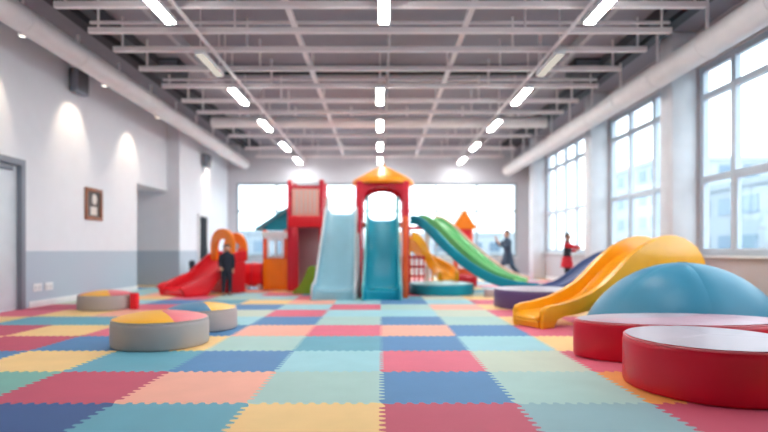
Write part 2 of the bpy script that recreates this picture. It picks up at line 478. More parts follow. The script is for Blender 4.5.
# ducts
def duct(name, label, p0, p1, r, bands, hang=True):
    t = thing(name, label, 'duct', p0)
    a, b = Vector(p0), Vector(p1)
    bm = NB(); tube(bm, [a, b], r, 28); obj('pipe', bm, M['duct'], t)
    for k in range(bands):
        c = a.lerp(b, (k+.5)/bands); u = (b-a).normalized()
        bm = NB(); tube(bm, [c-u*.03, c+u*.03], r+.012, 28); obj('seam_band', bm, M['duct'], t)
        if hang:
            bm = NB(); tube(bm, [c+Vector((0, 0, r)), Vector((c.x, c.y, CEIL-.2 if abs(c.x) > 5 else CEIL))], .028, 8); obj('hanger_rod', bm, M['beam'], t)
    return t
LD0, LD1 = Vector((-6.36, -2.8, H+4.15)), Vector((-5.72, 21.8, H+3.64))
RD0, RD1 = Vector((5.68, -2.8, H+3.58)), Vector((5.4, 21.8, H+3.36))
duct('air_duct', 'long round white duct along the left wall', LD0, LD1, .22, 16)
duct('air_duct', 'long round white duct along the right windows', RD0, RD1, .23, 16)
duct('air_duct', 'white round duct crossing the hall under the ceiling', Vector((-5.25, 16.1, H+3.985)), Vector((5.2, 16.1, H+3.985)), .17, 6)

# downlights under the left duct, washing the wall
for k, (y, wx) in enumerate(((6.4, XL), (8.95, XL), (11.5, XL), (14.1, XL), (19.2, XJ))):
    f = (y-LD0.y)/(LD1.y-LD0.y); c = LD0.lerp(LD1, f)
    x = c.x-.165; z = c.z-.165
    lab = ['small round downlight under the left duct, out of shot', 'small round downlight under the left duct at the picture edge above the door', 'small round downlight under the left duct beside the wall speaker',
           'small round downlight under the left duct above the alcove', 'small round downlight at the far end of the left duct'][k]
    t = thing('downlight', lab, 'downlight', (x, y, z), group='downlights under the left duct')
    bm = NB(); lathe(bm, [(0, .05), (.05, .05), (.06, .0), (.06, -.03), (.05, -.03), (.05, -.015), (0, -.015)], (x, y, z), 20); obj('housing', bm, M['white'], t)
    bm = NB(); lathe(bm, [(0, -.016), (.047, -.016), (.04, -.024), (0, -.026)], (x, y, z), 20); obj('lens', bm, M['spotlens'], t)
    l = bpy.data.lights.new('downlight_beam', 'SPOT'); l.energy = 26; l.spot_size = math.radians(66); l.spot_blend = .7; l.color = lin((255, 232, 205)); l.shadow_soft_size = .04
    lo = bpy.data.objects.new('downlight_beam', l); C.objects.link(lo); lo.location = (x, y, z-.05); lo.rotation_euler = (0, math.radians(36), 0)

# strip lights in three hanging rows
LZ = H+3.6
names = ['nearest the camera', 'second from the camera', 'third from the camera', 'fourth from the camera', 'fifth from the camera', 'farthest, by the back wall']
def strip(x, y, side, k, dim):
    t = thing('strip_light', ('dim ' if dim else 'lit ')+'slim white strip light in the %s row, %s' % (side, names[k]), 'strip light', (x, y, LZ), group='strip lights in the %s row' % side)
    bm = NB(); box(bm, x-.09, x+.09, y-.62, y+.62, LZ+.015, LZ+.09, .012); obj('housing', bm, M['white'], t)
    bm = NB(); box(bm, x-.075, x+.075, y-.6, y+.6, LZ-.004, LZ+.02, .004, 1); obj('diffuser', bm, M['lampdim' if dim else 'lamp'], t)
    for q in (-.55, .55):
        bm = NB(); tube(bm, [(x, y+q, LZ+.08), (x, y+q, CEIL)], .012, 6); obj('hanger_rod', bm, M['beam'], t)
for side, x in (('left', -3.33), ('middle', 0.0), ('right', 3.33)):
    for k, y in enumerate((7.6, 10.1, 12.15, 15.0, 18.05, 20.9)):
        if side == 'middle' and k == 1: continue
        strip(x+(.06 if side == 'middle' and k == 0 else 0), y, side, k if side != 'middle' or k == 0 or k == 5 else k-1, k == 1)
for side, x in (('left', -3.33), ('middle', 0.0), ('right', 3.33)):  # rows continued out of view, added to brighten the near end of the hall
    for y, wh in ((4.6, 'just ahead of'),):
        names.append('out of shot %s camera' % wh); strip(x, y, side, len(names)-1, False)
for x, s in ((-2.97, 'left'), (3.43, 'right')):
    bm = NB(); box(bm, x-.22, x-.16, YR, YB, LZ+.14, LZ+.19, .006, 1)
    t = tag(obj('conduit_rail', bm, M['beam']), 'slim grey conduit rail beside the %s row of strip lights' % s, 'conduit')
    for y in (4, 7, 10.5, 14, 17.2, 20.5):
        bm = NB(); tube(bm, [(x-.19, y, LZ+.18), (x-.19, y, CEIL)], .012, 6); obj('hanger_rod', bm, M['beam'], t)

# things on the left wall
t = thing('picture_frame', 'small picture in a brown wooden frame on the left wall', 'picture', (XL, 12.37, 1.87))
y0, y1, z0, z1 = 12.02, 12.74, 1.86, 2.62
bm = NB(); w = .08
box(bm, XL, XL+.05, y0, y0+w, z0+w, z1-w, .01); box(bm, XL, XL+.05, y1-w, y1, z0+w, z1-w, .01); box(bm, XL, XL+.05, y0, y1, z0, z0+w, .01); box(bm, XL, XL+.05, y0, y1, z1-w, z1, .01)
obj('frame', bm, M['wood'], t)
bm = NB(); box(bm, XL, XL+.015, y0+w-.01, y1-w+.01, z0+w-.01, z1-w+.01); obj('mount', bm, M['ink'], t)
bm = NB()
lathe(bm, [(0, .0), (.13, .0), (.13, .004), (0, .004)], (0, 0, 0), 24, 1, .8); bm.transform(Matrix.Translation((XL+.014, 12.42, 2.36)) @ Matrix.Rotation(PI/2, 4, 'Y'))
box(bm, XL+.014, XL+.019, 12.25, 12.52, 1.98, 2.18)
obj('print_shape', bm, M['paper'], t)
for k, (x, y, z, hh, lab) in enumerate(((XL, 11.6, 5.0, .3, 'dark grey wall speaker under the left duct, nearer the camera'), (XJ, 18.95, 4.42, .26, 'dark grey wall speaker high on the far left wall'))):
    z = (4.92, 4.42)[k]; hh = (.26, .24)[k]
    t = thing('wall_speaker', lab, 'speaker', (x, y, z), group='wall speakers on the left')
    bm = NB(); box(bm, x+.04, x+.22, y-.24, y+.24, z-hh, z+hh, .025); obj('cabinet', bm, M['jamb'], t)
    bm = NB(); box(bm, x+.218, x+.232, y-.2, y+.2, z-hh+.04, z+hh-.04, .005); obj('grille', bm, M['grille'], t)
    bm = NB(); box(bm, x, x+.05, y-.06, y+.06, z-.08, z+.08, .006); obj('bracket', bm, M['dark'], t)
for y, lab in ((10.36, 'white double socket plate low on the left wall, nearer the door'), (10.72, 'white socket plate low on the left wall, nearer the alcove')):
    t = thing('wall_socket', lab, 'socket', (XL, y, .39), group='socket plates on the left wall')
    bm = NB(); box(bm, XL, XL+.015, y-.13, y+.13, .31, .47, .006); obj('plate', bm, M['white'], t)
    for q in (-.06, .06):
        bm = NB(); lathe(bm, [(0, .0), (.035, .0), (.035, .004), (.028, .004), (.026, .001), (0, .001)], (0, 0, 0), 16); bm.transform(Matrix.Translation((XL+.015, y+q, .39)) @ Matrix.Rotation(PI/2, 4, 'Y')); obj('outlet', bm, M['palegrey'], t)
t = thing('waste_bin', 'slim dark bin standing by the far left wall', 'bin', (-6.2, 17.0, 0))
bm = NB(); lathe(bm, [(0, 0), (.09, 0), (.1, .01), (.085, .62), (0, .62)], (-6.2, 17.0, 0), 20); obj('bin_body', bm, M['navy'], t)
bm = NB(); lathe(bm, [(0, .62), (.1, .62), (.105, .64), (.1, .76), (.05, .8), (0, .81)], (-6.2, 17.0, 0), 20); obj('lid', bm, M['navy'], t)

# ------------------------------------------------------------------ soft round platforms
def disc(name, label, cat, x, y, R, h, side, wedges, start=0, sx=1, sy=1, dome=.03, group=None, piping=None, rot=0):
    t = thing(name, label, cat, (x, y, 0), rot, group)
    bm = NB(); lathe(bm, [(0, 0), (R-.03, 0), (R-.008, .01), (R, .035), (R, h-.06), (R-.008, h-.025), (R-.03, h-.006), (R-.06, h), (0, h)], (0, 0, 0), 64, sx, sy)
    obj('body', bm, side, t, world=False)
    a = start
    for frac, m in wedges:
        n = max(3, int(frac*64)); bm = NB(); nr = 8
        g = []
        for i in range(nr+1):
            r = (R-.022)*i/nr
            z = h+.006+dome*(1-(i/nr)**2) - (.005 if i == nr else 0)
            g.append([bm.verts.new((r*sx*math.cos(a+2*PI*frac*k/n), r*sy*math.sin(a+2*PI*frac*k/n), z-(.003 if k in (0, n) else 0))) for k in range(n+1)])
        for i in range(nr):
            for k in range(n): bm.faces.new((g[i][k], g[i+1][k], g[i+1][k+1], g[i][k+1]))
        obj('top_panel', bm, m, t, world=False)
        a += 2*PI*frac
    bm = NB(); pts = [((R-.014)*sx*math.cos(2*PI*k/64), (R-.014)*sy*math.sin(2*PI*k/64), h-.014) for k in range(65)]
    tube(bm, pts, .008, 8, False); obj('piping', bm, piping or side, t, world=False)
    return t
G = 'round soft play seats with grey sides'
disc('soft_pouf', 'grey sided round soft pouf with yellow and pink top, nearest of the three', 'pouf', -2.68, 6.3, .56, .32, M['greyvinyl'],
     [(.2, M['pinkvinyl']), (.18, M['pinkvinyl']), (.37, M['yellowvinyl']), (.25, M['yellowvinyl'])], -.9, dome=.075, group=G)
disc('soft_pouf', 'grey sided round soft pouf with blue and yellow top behind the nearest one', 'pouf', -2.6, 7.55, .49, .3, M['greyvinyl'],
     [(.35, M['yellowvinyl']), (.3, M['bluevinyl']), (.35, M['bluevinyl'])], -1.0, dome=.075, group=G)
disc('soft_pouf', 'grey sided round soft pouf with red and yellow top by the left wall', 'pouf', -5.36, 10.1, .51, .28, M['greyvinyl'],
     [(.39, M['pinkvinyl']), (.38, M['pinkvinyl']), (.23, M['yellowvinyl'])], -.95, dome=.075, group=G)
t = thing('foam_block', 'small red foam block beside the seat at the left wall', 'foam block', (-4.76, 9.98, 0))
bm = NB(); box(bm, -4.82, -4.69, 9.9, 10.05, 0, .31, .02); obj('body', bm, M['redp'], t)
bm = NB(); box(bm, -4.81, -4.70, 9.91, 10.04, .308, .316, .003); obj('top_panel', bm, M['pinkvinyl'], t)
G = 'red sided round soft platforms'
disc('soft_platform', 'large red round soft platform with white top, nearest the camera', 'soft platform', 2.76, 4.32, .66, .415, M['red'],
     [(.3, M['whitevinyl']), (.33, M['whitevinyl']), (.37, M['whitevinyl'])], -.35, dome=.015, group=G, piping=M['pinkvinyl'])
disc('soft_platform', 'large red round soft platform with white and pink top, behind the nearest one', 'soft platform', 3.22, 5.56, .56, .4, M['red'],
     [(.28, M['palepink']), (.36, M['whitevinyl']), (.36, M['palepink'])], -.75, 2.0, .92, .015, G, M['pinkvinyl'])
disc('soft_platform', 'purple round soft platform with white top behind the yellow slide', 'soft platform', px(495, 10.4)+.82, 10.42, .82, .36, M['purple'],
     [(.3, M['whitevinyl']), (.33, M['whitevinyl']), (.37, M['whitevinyl'])], .2, dome=.015)
disc('soft_platform', 'low teal round platform under the long teal slide', 'soft platform', px(441, 13.6), 13.62, .85, .27, M['teal'],
     [(.5, M['tealpale']), (.5, M['tealpale'])], 0, dome=.01, piping=M['tealpale'])

# blue dome of vinyl gores
t = thing('climbing_dome', 'large glossy blue climbing dome behind the red platforms', 'climbing dome', (4.12, 7.02, 0))
RX, RY, HZ = 1.34, 1.0, .975
ng = 6
for g in range(ng):
    bm = NB(); rr = []
    for i in range(15):
        h0 = .44; am = math.acos(h0/(HZ+h0)); a = am*(1-i/14)      # spherical cap
        ca = math.sin(a)/math.sin(am); sa = ((HZ+h0)*math.cos(a)-h0)/HZ
        row = []
        for k in range(13):
            th = 2*PI*(g+k/12)/ng + .42
            d = -.006 if k in (0, 12) else 0
            row.append(bm.verts.new(((RX+d)*ca*math.cos(th), (RY+d)*ca*math.sin(th), (HZ+d)*sa)))
        rr.append(row)
    for i in range(14):
        for k in range(12): bm.faces.new((rr[i][k], rr[i][k+1], rr[i+1][k+1], rr[i+1][k]))
    obj('gore_panel', bm, M['domeblue'], t, world=False, smooth=60)
bm = NB(); lathe(bm, [(0, HZ+.006), (.06, HZ+.004), (.065, HZ-.008), (0, HZ-.01)], (0, 0, 0), 20); obj('top_button', bm, M['domeblue'], t, world=False)

# ------------------------------------------------------------------ yellow slide in front
U = Vector((.886, .464, 0)).normalized(); NL = Vector((-U.y, U.x, 0)); F0 = Vector((2.46, 7.45, 0))
t = thing('toddler_slide', 'yellow toddler slide with humped side rails beside the blue dome', 'slide', F0)
top = [(-.13, .05), (-.14, .24), (-.10, .30), (.0, .325), (.25, .345), (.571, .40), (.88, .49), (1.163, .615), (1.4, .77), (1.63, .936), (1.88, 1.10), (2.12, 1.225), (2.42, 1.345), (2.72, 1.397), (2.97, 1.395), (3.19, 1.351), (3.38, 1.29), (3.54, 1.2), (3.7, 1.08), (3.8, .95)]
bot = [(3.8, 0), (3.35, 0), (3.3, .8), (2.9, .93), (2.25, .846), (1.95, .76), (1.68, .62), (1.4, .43), (1.163, .305), (.85, .225), (.571, .184), (.3, .165), (.14, .15), (.1, .1), (.1, 0), (-.13, 0)]
RT = .085; W = .64
for off in (0, W-RT):
    bm = NB(); prism(bm, top+bot, F0+NL*(off+RT), U, (0, 0, 1), RT, .03, 4); obj('side_rail', bm, M['yellow'], t, smooth=50)
ch = [(-.11, .02), (-.13, .12), (-.08, .16), (.05, .175), (.3, .185), (.6, .21), (.9, .27), (1.2, .38), (1.45, .53), (1.7, .71), (1.95, .88), (2.2, 1.0), (2.5, 1.09), (2.9, 1.11), (3.3, 1.06), (3.5, 1.0)]
pth = spline([F0+U*a+NL*(W/2)+Vector((0, 0, b)) for a, b in ch], 4)
bm = NB(); hw = W/2-RT+.01
sweep(bm, pth, [(-hw, .05), (-hw*.8, .012), (-hw*.4, 0), (hw*.4, 0), (hw*.8, .012), (hw, .05), (hw, -.03), (-hw, -.03)], -NL)
obj('chute', bm, M['yellow'], t, smooth=60)
bm = NB(); p = F0+U*3.55; box(bm, 0, 0, 0, 0, 0, 0) if False else None
prism(bm, [(RT, .1), (W-RT, .1), (W-RT, .9), (RT, .9)], F0+U*3.5, NL, (0, 0, 1), .06, .01); obj('rear_panel', bm, M['yellow'], t)

# ------------------------------------------------------------------ generic slides
def slide(name, label, pts, w, rail_h, mc, mr, mrail2=None, rt=.06, legs=(), n=8, lat=None, group=None, h2=None):
    """pts run from the top to the exit"""
    path = spline(pts, n)
    t = thing(name, label, 'slide', (pts[-1][0], pts[-1][1], 0), group=group)
    bm = NB(); hw = w/2
    sweep(bm, path, [(-hw, .09), (-hw*.8, .02), (-hw*.45, 0), (hw*.45, 0), (hw*.8, .02), (hw, .09), (hw, -.03), (hw*.6, -.035), (-hw*.6, -.035), (-hw, -.03)], lat)
    obj('chute', bm, mc, t, smooth=60)
    for s, m, rh in ((-1, mr, rail_h), (1, mrail2 or mr, h2 or rail_h)):
        bm = NB(); a, b = sorted((s*hw, s*(hw+rt)))
        sweep(bm, path, rsec(a, b, -.07, rh, .024), lat); obj('side_rail', bm, m, t, smooth=60)
    for (f, dz) in legs:
        p = path[int(f*(len(path)-1))]
        q = path[min(len(path)-1, int(f*(len(path)-1))+1)]
        tt = (q-p).normalized(); la = Vector(lat) if lat else tt.cross(Vector((0, 0, 1))).normalized()
        for s in (-1, 1):
            c = p+la*s*(hw*.8)
            bm = NB(); tube(bm, [(c.x, c.y, 0), (c.x, c.y, c.z-.02)], .035, 10); obj('leg', bm, mr, t)
    return t

def front_slide(name, label, xc, wtop, wbot, ytop, ztop, ybot, mc, mr, tipz, group=None):
    """straight slide facing the camera, flaring a little towards its exit"""
    t = thing(name, label, 'slide', (xc[1], ybot, 0), group=group)
    prof = [(ytop+.25, ztop), (ytop, ztop-.01), (ytop-.12, ztop-.14), (ytop-.35, ztop-.52), (ytop-.65, ztop-1.02), (ytop-.95, ztop*.27), (ybot+.34, .255), (ybot+.14, .205), (ybot+.03, .2), (ybot, .16), (ybot-.005, .0)]
    path = spline([(0, y, z) for y, z in prof], 5)
    n = len(path); L = [0]
    for a, b in zip(path, path[1:]): L.append(L[-1]+(b-a).length)
    def frame(i):
        f = L[i]/L[-1]; x = xc[0]+(xc[1]-xc[0])*f; w = wtop+(wbot-wtop)*f
        tg = (path[min(i+1, n-1)]-path[max(i-1, 0)]).normalized()
        up = Vector((1, 0, 0)).cross(tg); up = up if up.z > 0 or (abs(up.z) < 1e-3 and up.y < 0) else -up
        return x, w/2, path[i], up
    bm = NB(); rs = []
    for i in range(n):
        x, h, p, up = frame(i)
        rs.append([Vector((x+u*h, p.y, p.z))+up*v for u, v in ((-1, .16), (-.93, .09), (-.8, .035), (-.5, .0), (.5, 0), (.8, .035), (.93, .09), (1, .16), (1, -.03), (-1, -.03))])
    rings(bm, rs); obj('chute', bm, mc, t, smooth=60)
    for s in (-1, 1):
        bm = NB(); rs = []
        for i in range(n):
            x, h, p, up = frame(i)
            hh = .2 if L[i] < L[-1]-.35 else .2*(.45+.55*(L[-1]-L[i])/.35)
            rs.append([Vector((x+s*(h+a), p.y, p.z))+up*v for a, v in rsec(-.01, .05, -.06, hh, .02)])
        rings(bm, rs); obj('side_rail', bm, mr, t, smooth=60)
        # grab handle at the top
        x = xc[0]+s*(wtop/2+.02)
        bm = NB(); tube(bm, spline([(x, ytop-.1, ztop-.05), (x, ytop-.02, ztop+.3), (x, ytop+.05, tipz-.04), (x, ytop+.16, tipz), (x, ytop+.24, tipz-.2), (x, ytop+.24, ztop-.02)], 6), .035, 10); obj('grab_handle', bm, mr, t)
        # side skirt down to the floor
        bm = NB(); x2 = xc[1]+s*(wbot/2-.02); poly = [(ybot+.02, 0), (ybot+.02, .14), (ybot+.34, .19), (ybot+.6, .33), (ybot+.6, 0)]
        prism(bm, poly, (x2+(.025 if s > 0 else -.0), 0, 0), (0, 1, 0), (0, 0, 1), .03, .006, 1); obj('foot_panel', bm, mc, t)
    return t

# ------------------------------------------------------------------ central tower
TX0, TX1, TY0, TY1 = -.53, .67, 13.3, 14.4
TXC = (TX0+TX1)/2
t = thing('play_tower', 'red play tower with an orange pointed roof in the middle of the hall', 'play tower', (TXC, 13.85, 0)); tower = t
for x in (TX0, TX1):
    for y in (TY0, TY1):
        bm = NB(); box(bm, x-.085, x+.085, y-.085, y+.085, 0, 2.92, .02); obj('post', bm, M['crimson'], t)
bm = NB(); box(bm, TX0-.06, TX1+.06, TY0+.0, TY1+.06, 1.76, 1.86, .01); obj('deck', bm, M['orangered'], t)
def arch_poly(w, z0, z1, aw, ah):
    p = [(0, z0), (0, z1), (w, z1), (w, z0)]
    p += [(w/2+aw/2*math.cos(PI*k/16), z0+ah*math.sin(PI*k/16)) for k in range(17)]
    return p
for y in (TY0-.03, TY1):
    bm = NB(); prism(bm, arch_poly(TX1-TX0+.14, 2.42, 2.9, TX1-TX0-.16, .34), (TX0-.07, y, 0), (1, 0, 0), (0, 0, 1), -.05 if False else .05, .008, 1); obj('arch_panel', bm, M['crimson'], t)
for x in (TX0, TX1):
    bm = NB(); box(bm, x-.02, x+.02, TY0+.08, TY1-.08, 2.62, 2.88, .008, 1); obj('beam', bm, M['crimson'], t)
bm = NB()
lathe(bm, [(0, 2.88), (.8, 2.86), (.84, 2.88), (.85, 2.94), (.82, 2.99), (.7, 3.06), (.52, 3.16), (.34, 3.26), (.18, 3.34), (.07, 3.38), (0, 3.39)], (TXC+.01, 13.85, 0), 40, .98, .98)
rf = obj('roof', bm, M['roofy'], t, smooth=50)
bm = NB(); lathe(bm, [(0, 3.37), (.05, 3.38), (.07, 3.41), (.04, 3.45), (0, 3.46)], (TXC+.01, 13.85, 0), 20); obj('finial', bm, M['roofy'], rf)
bm = NB(); box(bm, .54, .67, 12.15, 13.21, 0, 1.95, .03); obj('side_panel', bm, M['orangered'], t)
bm = NB(); box(bm, -.495, -.445, 12.3, 13.21, 0, 1.9, .025); obj('side_panel', bm, M['crimson'], t)
bm = NB(); box(bm, -.535, -.498, 12.2, 13.2, 0, 1.55, .012); o = obj('side_panel', bm, M['palegrey'], t); o['label'] = 'white side panel'
front_slide('straight_slide', 'steep teal slide coming out of the middle tower', (.065, .04), .74, .82, 13.25, 1.91, 11.78, M['teal'], M['tealpale'], 2.5)
front_slide('straight_slide', 'steep pale blue slide left of the middle tower', (-.985, -1.065), .72, .94, 13.3, 2.08, 11.78, M['paleblue'], M['palegrey'], 2.5)
bm = NB()
for q in range(4): box(bm, .82+q*.13, .86+q*.13, 14.52, 14.56, .06, 1.0, .008, 1)
for q in range(4): box(bm, .74, 1.28, 14.51, 14.55, .12+q*.26, .18+q*.26, .008, 1)
obj('climbing_grid', bm, M['redp'], tower)
# bridge deck carrying the pale blue slide
t = thing('bridge_deck', 'red bridge deck behind the pale blue slide', 'bridge deck', (-.98, 13.95, 0))
bm = NB(); box(bm, -1.45, -.64, 13.58, 14.4, 1.9, 2.02, .015); obj('deck', bm, M['crimson'], t)
for x in (-1.38, -.72):
    for y in (13.7, 14.32):
        bm = NB(); box(bm, x-.05, x+.05, y-.05, y+.05, 0, 1.9, .012); obj('leg', bm, M['palegrey'], t)
bm = NB(); box(bm, -1.42, -1.35, 13.34, 13.56, 1.0, 2.5, .015); obj('side_board', bm, M['orangered'], t)

# ------------------------------------------------------------------ left tower and house
LX0, LX1, LY0, LY1 = -2.5, -1.62, 14.3, 15.1
t = thing('play_tower', 'tall red play tower with a peach railing left of the pale blue slide', 'play tower', ((LX0+LX1)/2, 14.7, 0))
for x, zt in ((LX0, 3.02), (LX1, 3.02)):
    for y in (LY0, LY1):
        bm = NB(); box(bm, x-.065, x+.065, y-.065, y+.065, 0, zt, .015); po = obj('post', bm, M['crimson'], t)
        bm = NB(); lathe(bm, [(.05, zt-.01), (.075, zt+.0), (.075, zt+.04), (.04, zt+.07), (0, zt+.08)], (x, y, 0), 16); obj('post_cap', bm, M['crimson'], po)
bm = NB(); box(bm, LX0-.05, LX1+.05, LY0-.09, LY1, 1.78, 2.08, .015); obj('deck', bm, M['redp'], t)
for y in (LY0, LY1):
    bm = NB(); box(bm, LX0+.065, LX1-.065, y-.02, y+.02, 2.1, 2.86, .01)
    f = obj('railing_panel', bm, M['peach'], t); f['label'] = 'peach railing panel'
    bm = NB()
    for q in range(5):
        x = LX0+.2+q*.12; tube(bm, [(x, y-.03, 2.16), (x, y-.03, 2.8)], .014, 8)
    obj('bars', bm, M['palegrey'], f)
    bm = NB(); box(bm, LX0+.06, LX1-.06, y-.035, y+.035, 2.84, 2.93, .015); obj('rail', bm, M['crimson'], t)
bm = NB(); box(bm, LX0-.06, LX0+.24, LY0-.06, LY0+.02, 0, 1.8, .015); obj('front_panel', bm, M['crimson'], t)
bm = NB(); box(bm, LX0-.05, LX0, LY0+.06, LY1-.06, 0, 1.8, .012); obj('side_panel', bm, M['crimson'], t)
bm = NB(); box(bm, LX0+.06, LX1-.06, LY1-.03, LY1+.02, 0, 1.8, .012); o = obj('back_panel', bm, M['whitevinyl'], t); o['label'] = 'pale back panel'

t = thing('playhouse', 'orange and red playhouse with a sloping teal roof beside the red tower', 'playhouse', (-2.95, 15.0, 0))
HX0, HX1, HY0, HY1 = -3.32, -2.62, 14.62, 15.3
bm = NB(); box(bm, HX0, HX1, HY0, HY0+.05, .02, .9, .012); o = obj('front_panel', bm, M['orange'], t)
bm = NB(); box(bm, HX0+.12, HX1-.12, HY0-.012, HY0, .14, .78, .01, 1); obj('panel_moulding', bm, M['orange'], o)
for x0 in (HX0, HX1-.05):
    bm = NB(); box(bm, x0, x0+.05, HY0+.05, HY1-.05, .0, 1.7, .012); obj('side_wall', bm, M['redp'], t)
bm = NB(); box(bm, HX0, HX1, HY1-.05, HY1, 0, .95, .012); obj('back_wall_panel', bm, M['redp'], t)
for x in (HX0+.05, HX1-.05):
    bm = NB(); box(bm, x-.055, x+.055, HY0-.01, HY0+.07, .88, 1.72, .012); obj('post', bm, M['orangered'], t)
fr = None
bm = NB(); y = HY0-.02; zz0, zz1, xx0, xx1 = .92, 1.46, HX0+.12, HX1-.12
box(bm, xx0, xx0+.05, y, y+.05, zz0+.05, zz1-.05, .008, 1); box(bm, xx1-.05, xx1, y, y+.05, zz0+.05, zz1-.05, .008, 1); box(bm, xx0, xx1, y, y+.05, zz0, zz0+.05, .008, 1); box(bm, xx0, xx1, y, y+.05, zz1-.05, zz1, .008, 1)
box(bm, (xx0+xx1)/2-.02, (xx0+xx1)/2+.02, y, y+.05, zz0+.05, zz1-.05, .006, 1)
obj('window_frame', bm, M['white'], t)
bm = NB(); box(bm, HX0-.02, HX1+.02, HY0-.06, HY0+.02, 1.5, 1.66, .012)
for q in range(5): lathe(bm, [(0, 0), (.075, 0), (.075, .05), (0, .05)], (0, 0, 0), 16)
bm2 = NB(); box(bm2, HX0-.02, HX1+.02, HY0-.06, HY0+.02, 1.52, 1.66, .012)
for q in range(5):
    x = HX0+.07+q*.14; b3 = NB(); prism(bm2, [(x+.07*math.cos(PI+PI*k/8), 1.525+.06*math.sin(PI+PI*k/8)) for k in range(9)], (0, HY0-.05, 0), (1, 0, 0), (0, 0, 1), -.04)
bm.free(); obj('valance', bm2, M['white'], t)
bm = NB(); prism(bm, [(-3.5, 1.7), (-2.6, 2.3), (-2.6, 2.36), (-3.52, 1.76)], (0, HY1+.12, 0), (1, 0, 0), (0, 0, 1), .95, .012, 1)
rf = obj('roof', bm, M['tealroof'], t)
bm = NB(); prism(bm, [(-3.32, 1.7), (-2.63, 1.7), (-2.63, 2.26), (-3.32, 1.79)], (0, HY0+.06, 0), (1, 0, 0), (0, 0, 1), .05, .006, 1); obj('gable', bm, M['tealroof'], rf)

# olive wedge step
t = thing('foam_wedge', 'olive green foam wedge at the foot of the red tower', 'foam wedge', (-1.9, 13.6, 0))
bm = NB(); prism(bm, [(-2.28, 0), (-2.26, .08), (-2.12, .16), (-2.0, .34), (-1.92, .6), (-1.86, .7), (-1.7, .72), (-1.68, .7), (-1.68, 0)], (0, 13.95, 0), (1, 0, 0), (0, 0, 1), .55, .02); obj('body', bm, M['olive'], t)
bm = NB(); prism(bm, [(-1.84, .705), (-1.7, .725), (-1.69, .735), (-1.84, .725)], (0, 13.9, 0), (1, 0, 0), (0, 0, 1), .45, .004, 1); obj('top_pad', bm, M['olive'], t)

# red tunnel between the left slide and the house
t = thing('crawl_tunnel', 'red crawl tunnel between the left slide and the playhouse', 'tunnel', (-3.65, 14.98, 0))
bm = NB(); a, b = -3.98, -3.34; zc, r = .43, .34
rs = []
for x, rr in ((a, r), (b, r), (b, r-.04), (a, r-.04)): rs.append([(x, 14.98+rr*math.cos(2*PI*k/28), zc+rr*math.sin(2*PI*k/28)) for k in range(28)])
rings(bm, rs+[rs[0]], True, False); obj('tube', bm, M['redp'], t)
for x in (a+.03, (a+b)/2, b-.04):
    bm = NB(); tube(bm, [(x, 14.98+(r+.012)*math.cos(2*PI*k/28), zc+(r+.012)*math.sin(2*PI*k/28)) for k in range(29)], .022, 8, False); obj('rib_ring', bm, M['crimson'], t)
for x in (a+.12, b-.12):
    bm = NB(); box(bm, x-.05, x+.05, 14.75, 15.2, 0, .17, .01); obj('foot', bm, M['palegrey'], t)

# ------------------------------------------------------------------ left red slide with orange arch
UL = Vector((.6, .8, 0)); NLf = Vector((-.8, .6, 0))
N0 = Vector((-4.67, 12.42, 0)); WL = 1.12
ce = N0+NLf*(WL/2)
t = slide('wide_slide', 'wide red slide with an orange arch at the far left', [ce+UL*1.8+Vector((0, 0, .92)), ce+UL*1.55+Vector((0, 0, .9)), ce+UL*1.3+Vector((0, 0, .74)), ce+UL*1.0+Vector((0, 0, .5)), ce+UL*.7+Vector((0, 0, .29)), ce+UL*.35+Vector((0, 0, .16)), ce+UL*.08+Vector((0, 0, .13)), ce+Vector((0, 0, .08))], WL-.16, .2, M['redp'], M['redp'], None, .09)
for off in (.0, WL-.1):
    bm = NB(); poly = [(-.02, 0), (-.07, .1), (-.06, .22), (.02, .31), (.2, .36), (.5, .42), (.8, .56), (.95, .66), (.95, .36), (.7, .16), (.6, 0)]
    prism(bm, poly, N0+NLf*(off+.12), UL, (0, 0, 1), .14, .045, 4); obj('bumper', bm, M['redp'], t)
bm = NB(); prism(bm, [(.1, 0), (WL-.1, 0), (WL-.1, .1), (.1, .1)], N0-UL*.01, NLf, (0, 0, 1), .12, .02); obj('front_lip', bm, M['redp'], t)
bm = NB(); prism(bm, [(1.38, 0), (1.78, 0), (1.78, .86), (1.5, .82), (1.38, .72)], N0+NLf*(WL-.02), UL, (0, 0, 1), WL-.04, .02); obj('base_block', bm, M['redp'], t)
def arch_at(a, w, z0, z1, th, o, u):
    bm = NB(); lw = .25
    outer = [(-w/2, z0)]+[(-w/2*math.cos(PI*k/18), z1-w*.42+w*.42*math.sin(PI*k/18)) for k in range(19)]+[(w/2, z0)]
    iw = w/2-lw
    inner = [(iw, z0)]+[(iw*math.cos(PI*k/18), z1-w*.42-.02+(w*.42-lw)*math.sin(PI*k/18)) for k in range(19)]+[(-iw, z0)]
    prism(bm, outer+inner, o, u, (0, 0, 1), th, .015); return bm
oc = N0+NLf*(WL/2)+UL*1.5
obj('arch', arch_at(0, .98, .86, 1.72, .1, oc, -NLf), M['orange'], t)
oc2 = N0+NLf*(WL/2)+UL*1.9
obj('arch', arch_at(0, .98, .86, 1.62, .08, oc2, -NLf), M['orange'], t)
bm = NB(); prism(bm, [(1.55, .9), (1.78, .9), (1.78, 1.2), (1.55, 1.2)], N0+NLf*.08, UL, (0, 0, 1), .04, .01); obj('guard_panel', bm, M['orangered'], t)

